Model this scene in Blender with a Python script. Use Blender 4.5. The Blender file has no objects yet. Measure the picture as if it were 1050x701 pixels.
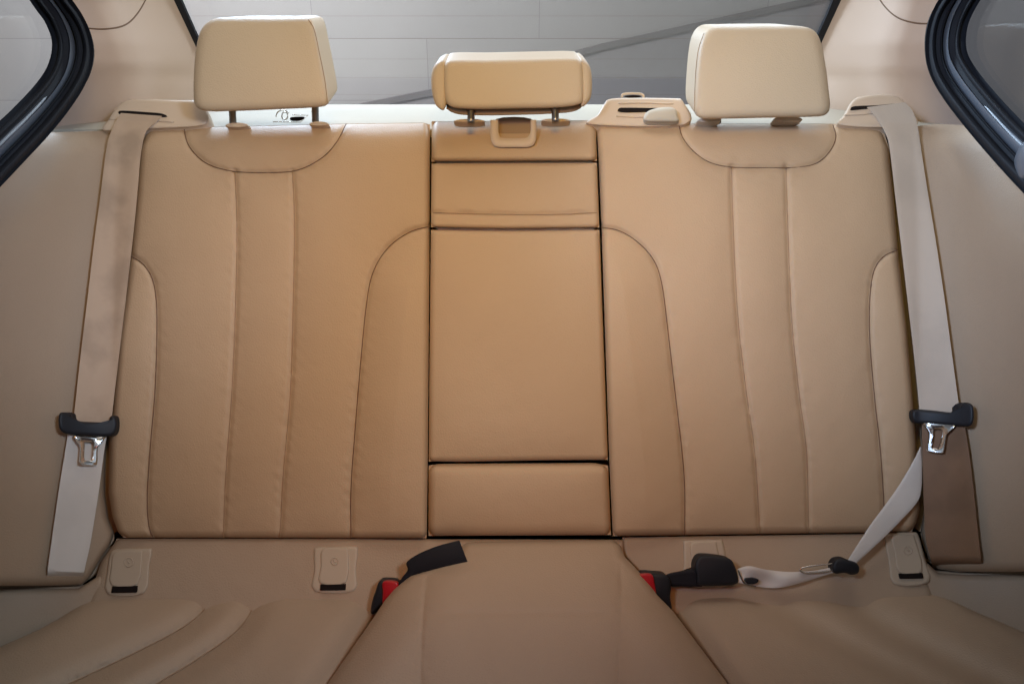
import bpy, math, random
import numpy as np
random.seed(4); np.random.seed(4)
S = bpy.context.scene
COL = bpy.context.collection
R = math.radians

# ------------------------------------------------------------------ camera frame
F_PX, CX, CY = 720.0, 525.0, 350.5
PITCH = R(22)
CAM = np.array([0.0, 0.0, 1.12])
FW = np.array([0, math.cos(PITCH), -math.sin(PITCH)])
UP = np.array([0, math.sin(PITCH), math.cos(PITCH)])
RT = np.array([1.0, 0, 0])

def ray(px, py):
    px = np.asarray(px, float); py = np.asarray(py, float)
    return FW + RT*((px-CX)/F_PX)[..., None] - UP*((py-CY)/F_PX)[..., None]

class Plane:
    """a real surface in the car; pt() gives the point of it seen at a place in the photo, lifted by off metres"""
    def __init__(s, p0, n):
        s.p0 = np.array(p0, float); s.n = np.array(n, float)/np.linalg.norm(n)
    def pt(s, px, py, off=0.0):
        px, py = np.broadcast_arrays(np.asarray(px, float), np.asarray(py, float))
        d = ray(px, py)
        t = ((s.p0-CAM)@s.n + off)/(d@s.n)
        return CAM + d*t[..., None]

RECL = R(29)
BACK = Plane(CAM+FW*1.0, [0, -math.cos(RECL), math.sin(RECL)])      # the face of the backrest
q = BACK.pt(525, 606)
CUSH = Plane(q, [0, math.sin(R(7)), math.cos(R(7))])                # the top of the seat cushion
q2 = BACK.pt(525, 553, .012)
HUMP = Plane(q2, [0, math.sin(R(-3)), math.cos(R(-3))])             # the raised middle of the cushion
q3 = BACK.pt(525, 128, 0)
SHELF = Plane([0, q3[1], q3[2]-.004], [0, 0, 1])
SHELF_Z = q3[2]-.004
def YP(y): return Plane([0, y, 0], [0, -1, 0])
def XP(x): return Plane([x, 0, 0], [-np.sign(x), 0, 0])

# ------------------------------------------------------------------ materials
def mat(name, col, rough=.5, metal=0, spec=.5, coat=0):
    m = bpy.data.materials.new(name); m.use_nodes = True
    b = m.node_tree.nodes['Principled BSDF']
    b.inputs['Base Color'].default_value = (*col, 1)
    b.inputs['Roughness'].default_value = rough
    b.inputs['Metallic'].default_value = metal
    b.inputs['Specular IOR Level'].default_value = spec
    b.inputs['Coat Weight'].default_value = coat
    return m, m.node_tree.nodes, m.node_tree.links, b

def leather(name, col, rough=.56, var=.10, grain=.65, wr=.16):
    m, N, L, b = mat(name, col, rough, spec=.3)
    tc = N.new('ShaderNodeTexCoord')
    n1 = N.new('ShaderNodeTexNoise'); n1.inputs['Scale'].default_value = 5; n1.inputs['Detail'].default_value = 5
    mp = N.new('ShaderNodeMapRange'); mp.inputs[3].default_value = 1-var; mp.inputs[4].default_value = 1+var*.6
    L.new(tc.outputs['Object'], n1.inputs['Vector']); L.new(n1.outputs['Fac'], mp.inputs[0])
    mx = N.new('ShaderNodeMix'); mx.data_type = 'RGBA'; mx.blend_type = 'MULTIPLY'; mx.inputs[0].default_value = 1
    mx.inputs[6].default_value = (*col, 1)
    L.new(mp.outputs[0], mx.inputs[7]); L.new(mx.outputs[2], b.inputs['Base Color'])
    v = N.new('ShaderNodeTexVoronoi'); v.inputs['Scale'].default_value = 300; v.feature = 'DISTANCE_TO_EDGE'
    L.new(tc.outputs['Object'], v.inputs['Vector'])
    n2 = N.new('ShaderNodeTexNoise'); n2.inputs['Scale'].default_value = 34; n2.inputs['Detail'].default_value = 7; n2.inputs['Distortion'].default_value = .6
    L.new(tc.outputs['Object'], n2.inputs['Vector'])
    b1 = N.new('ShaderNodeBump'); b1.inputs['Strength'].default_value = grain; b1.inputs['Distance'].default_value = .0006
    b2 = N.new('ShaderNodeBump'); b2.inputs['Strength'].default_value = wr; b2.inputs['Distance'].default_value = .004
    L.new(v.outputs['Distance'], b1.inputs['Height']); L.new(n2.outputs['Fac'], b2.inputs['Height'])
    L.new(b2.outputs['Normal'], b1.inputs['Normal']); L.new(b1.outputs['Normal'], b.inputs['Normal'])
    n3 = N.new('ShaderNodeTexNoise'); n3.inputs['Scale'].default_value = 14; n3.inputs['Detail'].default_value = 4
    L.new(tc.outputs['Object'], n3.inputs['Vector'])
    m3 = N.new('ShaderNodeMapRange'); m3.inputs[3].default_value = rough-.08; m3.inputs[4].default_value = rough+.1
    L.new(n3.outputs['Fac'], m3.inputs[0]); L.new(m3.outputs[0], b.inputs['Roughness'])
    return m

def plastic(name, col, rough=.6, spec=.4, bump=.15, scale=900, metal=0):
    m, N, L, b = mat(name, col, rough, metal, spec)
    tc = N.new('ShaderNodeTexCoord')
    n = N.new('ShaderNodeTexNoise'); n.inputs['Scale'].default_value = scale; n.inputs['Detail'].default_value = 3
    L.new(tc.outputs['Object'], n.inputs['Vector'])
    bp = N.new('ShaderNodeBump'); bp.inputs['Strength'].default_value = bump; bp.inputs['Distance'].default_value = .0005
    L.new(n.outputs['Fac'], bp.inputs['Height']); L.new(bp.outputs['Normal'], b.inputs['Normal'])
    n2 = N.new('ShaderNodeTexNoise'); n2.inputs['Scale'].default_value = 8
    L.new(tc.outputs['Object'], n2.inputs['Vector'])
    mp = N.new('ShaderNodeMapRange'); mp.inputs[3].default_value = rough-.06; mp.inputs[4].default_value = rough+.08
    L.new(n2.outputs['Fac'], mp.inputs[0]); L.new(mp.outputs[0], b.inputs['Roughness'])
    return m

def webbing_mat(name, col, rough=.6, stain=.2):
    m, N, L, b = mat(name, col, rough, spec=.35)
    uv = N.new('ShaderNodeUVMap'); tc = N.new('ShaderNodeTexCoord')
    mpg = N.new('ShaderNodeMapping'); mpg.inputs['Scale'].default_value = (46, 700, 1)
    L.new(uv.outputs['UV'], mpg.inputs['Vector'])
    w = N.new('ShaderNodeTexWave'); w.wave_type = 'BANDS'; w.bands_direction = 'DIAGONAL'; w.inputs['Scale'].default_value = .35
    L.new(mpg.outputs[0], w.inputs['Vector'])
    bp = N.new('ShaderNodeBump'); bp.inputs['Strength'].default_value = .35; bp.inputs['Distance'].default_value = .0006
    L.new(w.outputs['Fac'], bp.inputs['Height']); L.new(bp.outputs['Normal'], b.inputs['Normal'])
    n = N.new('ShaderNodeTexNoise'); n.inputs['Scale'].default_value = 16; n.inputs['Detail'].default_value = 6
    L.new(tc.outputs['Object'], n.inputs['Vector'])
    cr = N.new('ShaderNodeValToRGB')
    cr.color_ramp.elements[0].position = .34; cr.color_ramp.elements[0].color = tuple(c*(1-stain) for c in col)+(1,)
    cr.color_ramp.elements[1].position = .52; cr.color_ramp.elements[1].color = (*col, 1)
    L.new(n.outputs['Fac'], cr.inputs[0]); L.new(cr.outputs[0], b.inputs['Base Color'])
    return m

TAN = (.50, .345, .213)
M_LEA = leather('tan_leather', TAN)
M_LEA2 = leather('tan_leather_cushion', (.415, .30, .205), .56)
M_HEAD = leather('headrest_leather', (.55, .42, .285), .58, var=.05)
M_TRIM = plastic('beige_trim', (.56, .41, .31), .62, .3, .2, 600)
M_SHELF = plastic('shelf_fabric', (.50, .44, .35), .75, .25, .5, 900)
M_BEZ = plastic('beige_plastic', (.58, .45, .33), .5, .4, .1)
M_RECESS = plastic('recess_shade', (.30, .20, .12), .8, .2)  # shade of the pocket and headrest underside put into a brown colour
M_COVER = plastic('cover_plastic', (.47, .37, .27), .5, .4, .1)
M_SEAM = plastic('seam_shade_and_wire', (.17, .10, .06), .7, .2)  # seam tubes carry the groove shade in their colour; also wires and joints
M_PLEAT = plastic('tan_seam_shade', (.34, .22, .13), .7, .2)  # groove shade put into the colour of the lighter seam tubes
M_BLK = plastic('black_plastic', (.010, .011, .015), .55, .4)
M_RUB = plastic('black_rubber', (.006, .007, .011), .72, .25)
M_FRAME = plastic('dark_frame_paint', (.10, .11, .13), .33, .6)
M_SLV = plastic('black_webbing_sleeve', (.008, .008, .012), .7, .3, .5)
M_RED = plastic('red_plastic', (.42, .006, .012), .35, .5)
M_CHROME = plastic('chrome', (.75, .73, .70), .2, .5, .05, metal=1)
M_STEEL = plastic('dark_steel', (.30, .28, .26), .3, .5, .1, metal=1)
M_BELT = webbing_mat('beige_webbing', (.50, .36, .25))
M_BELT4 = webbing_mat('light_webbing', (.52, .42, .33), stain=.08)
M_BELT2 = webbing_mat('pale_webbing', (.66, .60, .54), stain=.06)
M_BELT3 = webbing_mat('shaded_webbing', (.22, .12, .065))  # webbing hanging in shade, the shade put into its brown
M_SLOT_SHADE = plastic('slot_shade', (.012, .008, .007), .8, .1)  # dark strips laid on top stand in for the shade inside slots
M_DARK_BACKING = plastic('dark_backing', (.05, .03, .02), .8, .1)

def glass_mat(name, tint, rough=.02, amt=1.0):
    m = bpy.data.materials.new(name); m.use_nodes = True
    N, L = m.node_tree.nodes, m.node_tree.links; N.clear()
    o = N.new('ShaderNodeOutputMaterial'); t = N.new('ShaderNodeBsdfTransparent'); t.inputs[0].default_value = (*tint, 1)
    g = N.new('ShaderNodeBsdfGlossy'); g.inputs['Roughness'].default_value = rough
    lw = N.new('ShaderNodeLayerWeight'); lw.inputs['Blend'].default_value = .5
    pw = N.new('ShaderNodeMath'); pw.operation = 'POWER'; pw.inputs[1].default_value = 4
    fr = N.new('ShaderNodeMath'); fr.operation = 'MULTIPLY_ADD'; fr.inputs[1].default_value = .5; fr.inputs[2].default_value = .03
    L.new(lw.outputs['Facing'], pw.inputs[0]); L.new(pw.outputs[0], fr.inputs[0])
    mx = N.new('ShaderNodeMixShader')
    L.new(fr.outputs[0], mx.inputs[0]); L.new(t.outputs[0], mx.inputs[1]); L.new(g.outputs[0], mx.inputs[2]); L.new(mx.outputs[0], o.inputs[0])
    return m
M_GLASS = glass_mat('window_glass', (.94, .95, .95))

# ------------------------------------------------------------------ object helpers
def tag(o, label=None, cat=None, group=None, kind=None):
    if label: o['label'] = label
    if cat: o['category'] = cat
    if group: o['group'] = group
    if kind: o['kind'] = kind
    return o
def empty(name, loc, label, cat, group=None):
    o = bpy.data.objects.new(name, None); COL.objects.link(o); o.location = tuple(loc); o.empty_display_size = .05
    return tag(o, label, cat, group)
def mesh_obj(name, V, Fc, m, parent=None, smooth=True, uvs=None, sharp=None):
    me = bpy.data.meshes.new(name)
    V = np.asarray(V, float)
    if parent is not None: V = V - np.array(origin(parent))
    me.from_pydata(V.tolist(), [], [list(map(int, f)) for f in Fc]); me.update()
    if uvs is not None:
        ul = me.uv_layers.new(name='UVMap')
        idx = np.zeros(len(me.loops), dtype=np.int32); me.loops.foreach_get('vertex_index', idx)
        ul.data.foreach_set('uv', np.asarray(uvs, float)[idx].ravel())
    if smooth: me.polygons.foreach_set('use_smooth', [True]*len(me.polygons))
    me.materials.append(m)
    if sharp: me.set_sharp_from_angle(angle=R(sharp))
    o = bpy.data.objects.new(name, me); COL.objects.link(o)
    if parent is not None: o.parent = parent
    return o
def origin(o):
    p = np.zeros(3)
    while o is not None:
        p = p + np.array(o.location); o = o.parent
    return p

def interp(poly, y):            # poly: [(key, value)...] sorted by key
    k = [p[0] for p in poly]; v = [p[1] for p in poly]
    return np.interp(y, k, v)
def spline(pts, n=10, closed=False):
    P = np.array(pts, float); out = []
    m = len(P)
    rng = range(m) if closed else range(m-1)
    for i in rng:
        if closed: a, b, c, d = P[(i-1) % m], P[i], P[(i+1) % m], P[(i+2) % m]
        else: a, b, c, d = P[max(i-1, 0)], P[i], P[i+1], P[min(i+2, m-1)]
        for k in range(n):
            t = k/n
            out.append(.5*((2*b)+(c-a)*t+(2*a-5*b+4*c-d)*t*t+(3*b-a-3*c+d)*t**3))
    if not closed: out.append(P[-1])
    return np.array(out)
def resamp(P, n, closed=False):
    Q = np.vstack([P, P[:1]]) if closed else P
    d = np.r_[0, np.cumsum(np.linalg.norm(np.diff(Q, axis=0), axis=1))]
    t = np.linspace(0, d[-1], n+1)[:-1] if closed else np.linspace(0, d[-1], n)
    return np.stack([np.interp(t, d, Q[:, i]) for i in range(Q.shape[1])], 1)
def dist_poly(X, Y, P):
    best = np.full(X.shape, 1e9)
    for a, b in zip(P[:-1], P[1:]):
        ab = b-a; l2 = ab@ab+1e-9
        t = np.clip(((X-a[0])*ab[0]+(Y-a[1])*ab[1])/l2, 0, 1)
        best = np.minimum(best, np.hypot(X-a[0]-t*ab[0], Y-a[1]-t*ab[1]))
    return best

def axis(L, fine=9.0, fs=.6, cs=1.9):
    """0..1 samples over L pixels, finer at both ends"""
    fine = min(fine, L/3)
    a = np.arange(0, fine, fs); b = np.linspace(fine, L-fine, max(3, int((L-2*fine)/cs)))
    return np.r_[a, b, L-a[::-1]]/L

def tube(name, pts3, r, m, parent, seg=8, caps=True):
    P = np.asarray(pts3, float); n = len(P)
    T = np.gradient(P, axis=0); T /= np.linalg.norm(T, axis=1)[:, None]+1e-12
    ref = np.array([0, 0, 1.0]) if abs(T[0][2]) < .9 else np.array([1.0, 0, 0])
    V = []
    u = np.cross(T[0], ref); u /= np.linalg.norm(u)
    rr = r if hasattr(r, '__len__') else [r]*n
    for i in range(n):
        u = u - T[i]*(u@T[i]); u /= np.linalg.norm(u)+1e-12
        w = np.cross(T[i], u)
        for k in range(seg):
            a = 2*math.pi*k/seg
            V.append(P[i]+rr[i]*(math.cos(a)*u+math.sin(a)*w))
    Fc = [(i*seg+k, i*seg+(k+1) % seg, (i+1)*seg+(k+1) % seg, (i+1)*seg+k) for i in range(n-1) for k in range(seg)]
    if caps:
        Fc.append(list(range(seg))[::-1]); Fc.append([(n-1)*seg+k for k in range(seg)])
    return V, Fc
def tube_obj(name, pts3, r, m, parent, seg=8): 
    V, Fc = tube(name, pts3, r, m, parent, seg)
    return mesh_obj(name, V, Fc, m, parent)
def multi(name, parts, m, parent, **k):
    V, Fc, o = [], [], 0
    for v, f in parts:
        V += list(v); Fc += [[i+o for i in g] for g in f]; o += len(v)
    return mesh_obj(name, V, Fc, m, parent, **k)

# a padded panel: heightfield over a surface, rounded edges, stitched seams, skirt
def smoothn(X, Y, s, seed=0):
    r = np.random.RandomState(seed); out = np.zeros(X.shape)
    for k in range(7):
        a = r.uniform(0, 2*math.pi); f = r.uniform(.5, 1.6)/s; ph = r.uniform(0, 6.28)
        out += np.sin((X*math.cos(a)+Y*math.sin(a))*f*6.28+ph)
    return out/7
def panel(name, plane, Lf, Rf, Tf, Bf, m, parent, off=lambda X, Y: 0*X, seams=(), r=(7, 7, 10, 7), edge=.011,
          skirt=.05, puff=.004, wob=.0008, seed=1, groove=.0036, gw=2.3, label=None, cs=1.9, closed=False):
    ys = [p[0] for p in Lf]; xs = [p[0] for p in Tf]
    h = max(p[1] for p in Bf)-min(p[1] for p in Tf)
    w = max(p[1] for p in Rf)-min(p[1] for p in Lf)
    s = axis(w, cs=cs); t = axis(h, cs=cs)
    Sg, Tg = np.meshgrid(s, t)
    Y = interp(Tf, np.mean(xs))*(1-Tg)+interp(Bf, np.mean(xs))*Tg
    for _ in range(6):
        X = interp(Lf, Y)*(1-Sg)+interp(Rf, Y)*Sg
        Y = interp(Tf, X)*(1-Tg)+interp(Bf, X)*Tg
    W = interp(Rf, Y)-interp(Lf, Y); H = interp(Bf, X)-interp(Tf, X)
    dl, dr_, dt, db = Sg*W, (1-Sg)*W, Tg*H, (1-Tg)*H
    O = off(X, Y)+wob*smoothn(X, Y, 90, seed)+.3*wob*smoothn(X, Y, 28, seed+5)
    q = 0
    for d, rr in ((dl, r[0]), (dr_, r[1]), (dt, r[2]), (db, r[3])):
        if rr <= 0: continue
        e = np.clip(1-d/rr, 0, 1); q = q+e**2.2
    q = np.clip(q, 0, 1)
    O = O-edge*(1-np.sqrt(np.clip(1-q, 0, 1)))
    E = 1.0+0*X
    for P in seams:
        D = dist_poly(X, Y, P)
        O = O-groove*np.exp(-(D/gw)**2)-.0011*np.exp(-(D/9)**2)*smoothn(X, Y, 13, seed+9)
        E = E*(1-np.exp(-(D/16.0)**1.4))
    for d in (dl, dr_, dt, db): E = E*(1-np.exp(-(d/16.0)**1.4))
    O = O+puff*E
    G = plane.pt(X, Y, O)
    ny, nx = X.shape
    V = G.reshape(-1, 3); I = np.arange(ny*nx).reshape(ny, nx)
    Fc = np.stack([I[:-1, :-1], I[1:, :-1], I[1:, 1:], I[:-1, 1:]], -1).reshape(-1, 4).tolist()
    rim = list(I[0, :])+list(I[1:, -1])+list(I[-1, ::-1][1:])+list(I[::-1, 0][1:-1])
    base = len(V)
    cen = V[rim].mean(0)
    back = V[rim]-plane.n*skirt+(cen-V[rim])*.03
    V = np.vstack([V, back])
    k = len(rim)
    for i in range(k):
        j = (i+1) % k
        Fc.append((rim[j], rim[i], base+i, base+j))
    if closed: Fc.append([base+i for i in range(k)])
    o = mesh_obj(name, V, Fc, m, parent)
    if label: o['label'] = label
    return o
def seam_line(plane, P, off, r=.00068, n=90):  # tube laid in a groove, coloured as the shade there
    Q = resamp(P, n)
    O = off(Q[:, 0], Q[:, 1]) if callable(off) else off
    return tube('', plane.pt(Q[:, 0], Q[:, 1], O), r, None, None, 6)

# a cushion / moulded solid from a traced outline, with its own depth
def solid(name, plane, pts, w, depth, m, parent, r=5, puff=.0, n=72, sp=8, back_r=None, sharp=None, rr=None, closed_spline=True, bshrink=.0, bdir=None):
    bd = -plane.n if bdir is None else np.array(bdir, float)/np.linalg.norm(bdir)
    P = spline(pts, sp, True) if closed_spline else np.array(pts, float)
    P = resamp(P, n, True)
    A = .5*np.sum(P[:, 0]*np.roll(P[:, 1], -1)-np.roll(P[:, 0], -1)*P[:, 1])
    if A < 0: P = P[::-1]
    T = np.roll(P, -1, 0)-np.roll(P, 1, 0); T /= np.linalg.norm(T, axis=1)[:, None]+1e-9
    Nn = np.stack([-T[:, 1], T[:, 0]], 1)            # inward
    C = P.mean(0)
    rm = rr if rr is not None else r/F_PX
    rings = []
    wf = w if callable(w) else (lambda X, Y: w+0*X)
    inner = P+Nn*r
    for _ in range(int(n*.12)): inner = (np.roll(inner, 1, 0)+2*inner+np.roll(inner, -1, 0))/4
    K = 12
    bx, by = (P.min(0)+P.max(0))/2; hx, hy = (P.max(0)-P.min(0))/2
    for k in range(K):                               # cap, from centre out
        f = (k+1)/K
        Q = C+(inner-C)*f
        gx = np.clip(1-((Q[:, 0]-bx)/hx)**2, 0, 1); gy = np.clip(1-((Q[:, 1]-by)/hy)**2, 0, 1)
        rings.append(plane.pt(Q[:, 0], Q[:, 1], wf(Q[:, 0], Q[:, 1])+puff*gx*gy*1.3))
    for a in (20, 40, 60, 78, 90):
        Q = P+(inner-P)*(1-math.sin(R(a)))
        gx = np.clip(1-((Q[:, 0]-bx)/hx)**2, 0, 1); gy = np.clip(1-((Q[:, 1]-by)/hy)**2, 0, 1)
        rings.append(plane.pt(Q[:, 0], Q[:, 1], wf(Q[:, 0], Q[:, 1])-rm*(1-math.cos(R(a)))+puff*gx*gy*1.3))
    last = rings[-1]; cen = last.mean(0)
    br = back_r if back_r is not None else min(rm, depth*.3)
    body = max(depth-rm-br, .0002)
    if body > .01:
        for k in (.25, .5, .75): rings.append(last+bd*body*k+(cen-last)*bshrink*k)
    l2 = last+bd*body+(cen-last)*bshrink
    rings.append(l2)
    size = np.linalg.norm(l2-l2.mean(0), axis=1).mean()+1e-9
    for a in (30, 60, 90):
        c2 = l2.mean(0)
        rings.append(c2+(l2-c2)*(1-br/size*(1-math.cos(R(a))))+bd*br*math.sin(R(a)))
    V = [rings[0].mean(0)+0*plane.n]; Fc = []
    for rg in rings: V += list(rg)
    for i in range(n): Fc.append((0, 1+(i+1) % n, 1+i))
    for k in range(len(rings)-1):
        a, b = 1+k*n, 1+(k+1)*n
        for i in range(n):
            j = (i+1) % n; Fc.append((a+i, a+j, b+j, b+i))
    Fc.append([1+(len(rings)-1)*n+i for i in range(n)])
    return mesh_obj(name, V, Fc, m, parent, sharp=sharp)

def shell(name, G, nvec, th, m, parent, edge_drop=0):
    """thin cloth strip from a grid of points (rows along, cols across)"""
    G = np.asarray(G); a, b = G.shape[:2]
    T1 = np.gradient(G, axis=0); T2 = np.gradient(G, axis=1)
    Nn = np.cross(T1, T2); Nn /= np.linalg.norm(Nn, axis=2)[..., None]+1e-12
    sg = np.sign((Nn@nvec).mean()); Nn *= sg if sg else 1
    top = G; bot = G-Nn*th
    V = np.vstack([top.reshape(-1, 3), bot.reshape(-1, 3)]); o = a*b
    I = np.arange(o).reshape(a, b)
    f1 = np.stack([I[:-1, :-1], I[:-1, 1:], I[1:, 1:], I[1:, :-1]], -1).reshape(-1, 4)
    Fc = f1.tolist()+(f1[:, ::-1]+o).tolist()
    rim = list(I[0, :])+list(I[1:, -1])+list(I[-1, ::-1][1:])+list(I[::-1, 0][1:-1])
    for i in range(len(rim)):
        j = (i+1) % len(rim); Fc.append((rim[i], rim[j], rim[j]+o, rim[i]+o))
    d = np.r_[0, np.cumsum(np.linalg.norm(np.diff(G[:, b//2], axis=0), axis=1))]
    U, Vv = np.meshgrid(np.linspace(0, 1, b), d)
    uv = np.stack([U.ravel(), Vv.ravel()], 1); uv = np.vstack([uv, uv])
    return mesh_obj(name, V, Fc, m, parent, uvs=uv, sharp=50)
def strap(name, plane, Lp, Rp, off, th, m, parent, n=60, c=13, wav=.0006, seed=3, sag=0):
    A = resamp(spline(Lp, 10), n); B = resamp(spline(Rp, 10), n)
    u = np.linspace(0, 1, c)[None, :, None]
    Q = A[:, None]*(1-u)+B[:, None]*u
    X, Y = Q[..., 0], Q[..., 1]
    O = off(X, Y) if callable(off) else off+0*X
    uu = u[..., 0]
    O = O+wav*smoothn(X, Y, 60, seed)+sag*4*uu*(1-uu)
    O = O-.0009*((uu < .02)|(uu > .98))
    return shell(name, plane.pt(X, Y, O), plane.n, th, m, parent)

def box(c, s, rot=None):
    c = np.array(c); s = np.array(s)/2
    V = [np.array([x, y, z])*s for x in (-1, 1) for y in (-1, 1) for z in (-1, 1)]
    if rot is not None: V = [rot@v for v in V]
    V = [v+c for v in V]
    return V, [(0, 1, 3, 2), (4, 6, 7, 5), (0, 4, 5, 1), (2, 3, 7, 6), (0, 2, 6, 4), (1, 5, 7, 3)]

# ------------------------------------------------------------------ surface profiles
def bolL(X): return .135*np.clip((128-X)/128, 0, 2)**1.5
def bolR(X): return .135*np.clip((X-935)/120, 0, 2)**1.5
LL = [(125, 158), (136, 148), (150, 143), (200, 139), (262, 133), (350, 121), (450, 112), (505, 111), (530, 115), (545, 121), (552, 128), (565, 134)]
LR = [(120, 441), (235, 440.4), (475, 438.4), (560, 437.4)]
LT = [(100, 146), (146, 140), (150, 134), (158, 131.5), (230, 130), (355, 127), (434, 126), (441, 128)]
LB = [(100, 551), (437, 551.5)]
RL = [(120, 611.5), (165, 614), (235, 617), (475, 625), (560, 629)]
RR = [(125, 898), (134, 906), (150, 911), (210, 917), (260, 921), (340, 930), (420, 937), (500, 942), (522, 943), (535, 940), (550, 932)]
RT_ = [(605, 128), (612, 126), (700, 127), (850, 127), (893, 129), (904, 133), (912, 145), (950, 160)]
RB = [(610, 549.5), (900, 545.5), (950, 545)]
sp = lambda p, n=10: spline(p, n)
seamL = dict(
    yoke=sp([(189, 133), (194, 150), (211, 167), (238, 175.5), (275, 177), (305, 174.5), (330, 162), (345, 146), (355, 127)]),
    pl1=sp([(241, 176), (243, 230), (242, 300), (238, 400), (232, 480), (229, 552)]),
    pl2=sp([(300, 175), (302, 230), (301, 300), (298, 400), (291, 480), (287, 552)]),
    outer=sp([(133, 262), (148, 272), (158, 292), (161, 330), (159, 400), (154, 460), (151, 510), (153, 540), (158, 552)]),
    inner=sp([(441, 232), (420, 238), (398, 254), (383, 278), (376, 310), (370, 370), (365, 430), (360, 500), (360, 552)]))
seamR = dict(
    yoke=sp([(696, 127), (700, 141), (712, 156), (729, 167), (752, 171.5), (785, 172), (818, 171.5), (838, 167), (851, 155), (857, 141), (854, 128)]),
    pl1=sp([(750, 171), (752, 240), (757, 330), (765, 400), (774, 465), (779, 547)]),
    pl2=sp([(806, 171), (808, 240), (812, 330), (819, 400), (827, 465), (829, 546)]),
    outer=sp([(921, 256), (906, 263), (896, 278), (892, 305), (892, 350), (897, 410), (903, 465), (908, 545)]),
    inner=sp([(616, 233), (636, 237), (656, 250), (671, 268), (679, 293), (685, 340), (692, 400), (699, 460), (702, 500), (702, 549)]))

def backprof(Y):
    return .010*np.sin(np.clip((Y-130)/420, 0, 1)*math.pi)-.018*np.clip((158-Y)/32, 0, 1)**2
def sideraise(X, Y, seam, sgn):
    # the pads outside the curved seams stand slightly proud
    xs = interp([(p[1], p[0]) for p in sorted(seam.tolist(), key=lambda p: p[1])], Y)
    return np.clip((X-xs)*sgn/40, 0, 1)
def offLeft(X, Y):
    o = backprof(Y)
    k = np.clip((Y-232)/60, 0, 1)
    o = o+.007*sideraise(X, Y, seamL['inner'], 1)*k+.007*sideraise(X, Y, seamL['outer'], -1)*np.clip((Y-262)/60, 0, 1)
    return o
def offRight(X, Y):
    o = backprof(Y)
    k = np.clip((Y-232)/60, 0, 1)
    return o+.007*sideraise(X, Y, seamR['inner'], -1)*k+.007*sideraise(X, Y, seamR['outer'], 1)*np.clip((Y-256)/60, 0, 1)

# ------------------------------------------------------------------ headrests
def headrest(parent, pts, w, depth, posts, seams, puff=.006, r=9, bshrink=.06, label=None):
    h = solid('headrest', BACK, pts, w, depth, M_HEAD, parent, r=r, puff=puff, n=120, back_r=.02, bshrink=bshrink, bdir=(0, 1, .12))
    if label: h['label'] = label
    lines = [seam_line(BACK, sp(s_), o_, .0006) for s_, o_ in seams]
    if lines: multi('seam', lines, M_PLEAT, h)  # tubes standing in for the shade in the seam grooves
    for (x0, y0, x1, y1, o0) in posts:
        a = BACK.pt(x0, y0, o0); b = BACK.pt(x1, y1, o0)
        d = (b-a)/np.linalg.norm(b-a)
        tube_obj('post', [a-d*.03, a, b, b+d*.006], .0052, M_STEEL, h, 16)
    return h
def bezel(parent, px, py, rx, ry, w=.0):
    pts = [(px+rx*math.cos(a), py+ry*math.sin(a)*(1 if math.sin(a) < 0 else .6)) for a in np.linspace(0, 2*math.pi, 14)[:-1]]
    return solid('post_collar', BACK, pts, w, .02, M_BEZ, parent, r=2, n=40)

# ---- left backrest
def org(px, py): return BACK.pt(px, py, -.05)
GRP = 'outer backrests of the rear bench'
bl = empty('outer_backrest', org(280, 551), 'tan leather backrest on the left, its headrest showing a side seam and two metal posts', 'backrest', GRP)
panel('pad', BACK, LL, LR, LT, LB, M_LEA, bl, offLeft, list(seamL.values()), r=(9, 7, 16, 8), edge=.016, skirt=.07, puff=.005, seed=2)
multi('seam', [seam_line(BACK, seamL[k], lambda X, Y: offLeft(X, Y)-.0022) for k in ('yoke', 'outer', 'inner')], M_SEAM, bl)  # tubes standing in for the shade in the seam grooves
multi('pleat_shade', [seam_line(BACK, seamL[k], lambda X, Y: offLeft(X, Y)-.0026, .0006) for k in ('pl1', 'pl2')], M_PLEAT, bl)
headrest(bl, [(198.5, 98), (199, 72), (202, 45), (208, 28), (220, 19.5), (240, 18), (285, 18), (314, 18), (322, 24), (327, 45), (333, 75), (337, 98), (336, 107), (326, 110), (290, 112), (240, 114), (212, 114), (201, 109)],
         .045, .115, [(238, 110, 239, 127, -.012), (323, 107, 323.5, 126, -.012)],
         [([(316, 20), (322, 30), (327, 52), (333, 82), (336, 106)], .0435)])
bezel(bl, 243, 129, 12, 3.2, -.004); bezel(bl, 327, 127.5, 10, 3, -.004)

# ---- right backrest
br_ = empty('outer_backrest', org(780, 548), 'tan leather backrest on the right, its headrest sitting low with no bare post showing', 'backrest', GRP)
panel('pad', BACK, RL, RR, RT_, RB, M_LEA, br_, offRight, list(seamR.values()), r=(7, 9, 16, 8), edge=.016, skirt=.07, puff=.005, seed=12)
multi('seam', [seam_line(BACK, seamR[k], lambda X, Y: offRight(X, Y)-.0022) for k in ('yoke', 'outer', 'inner')], M_SEAM, br_)  # tubes standing in for the shade in the seam grooves
multi('pleat_shade', [seam_line(BACK, seamR[k], lambda X, Y: offRight(X, Y)-.0026, .0006) for k in ('pl1', 'pl2')], M_PLEAT, br_)
headrest(br_, [(712, 112), (713, 80), (716, 52), (721, 36), (731, 28), (750, 27), (785, 26.5), (820, 27), (835, 32), (842, 45), (847, 70), (850, 95), (851, 110), (846, 118), (830, 120), (780, 121), (735, 122), (718, 121)],
         .045, .115, [(736, 116, 736, 122, -.012), (806, 116, 806, 122, -.012)],
         [([(722, 34), (716, 52), (713, 80), (712, 114)], .0435)])
bezel(br_, 727, 124, 12, 3.5, -.004); bezel(br_, 808, 123, 15, 3.8, -.004)

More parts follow.
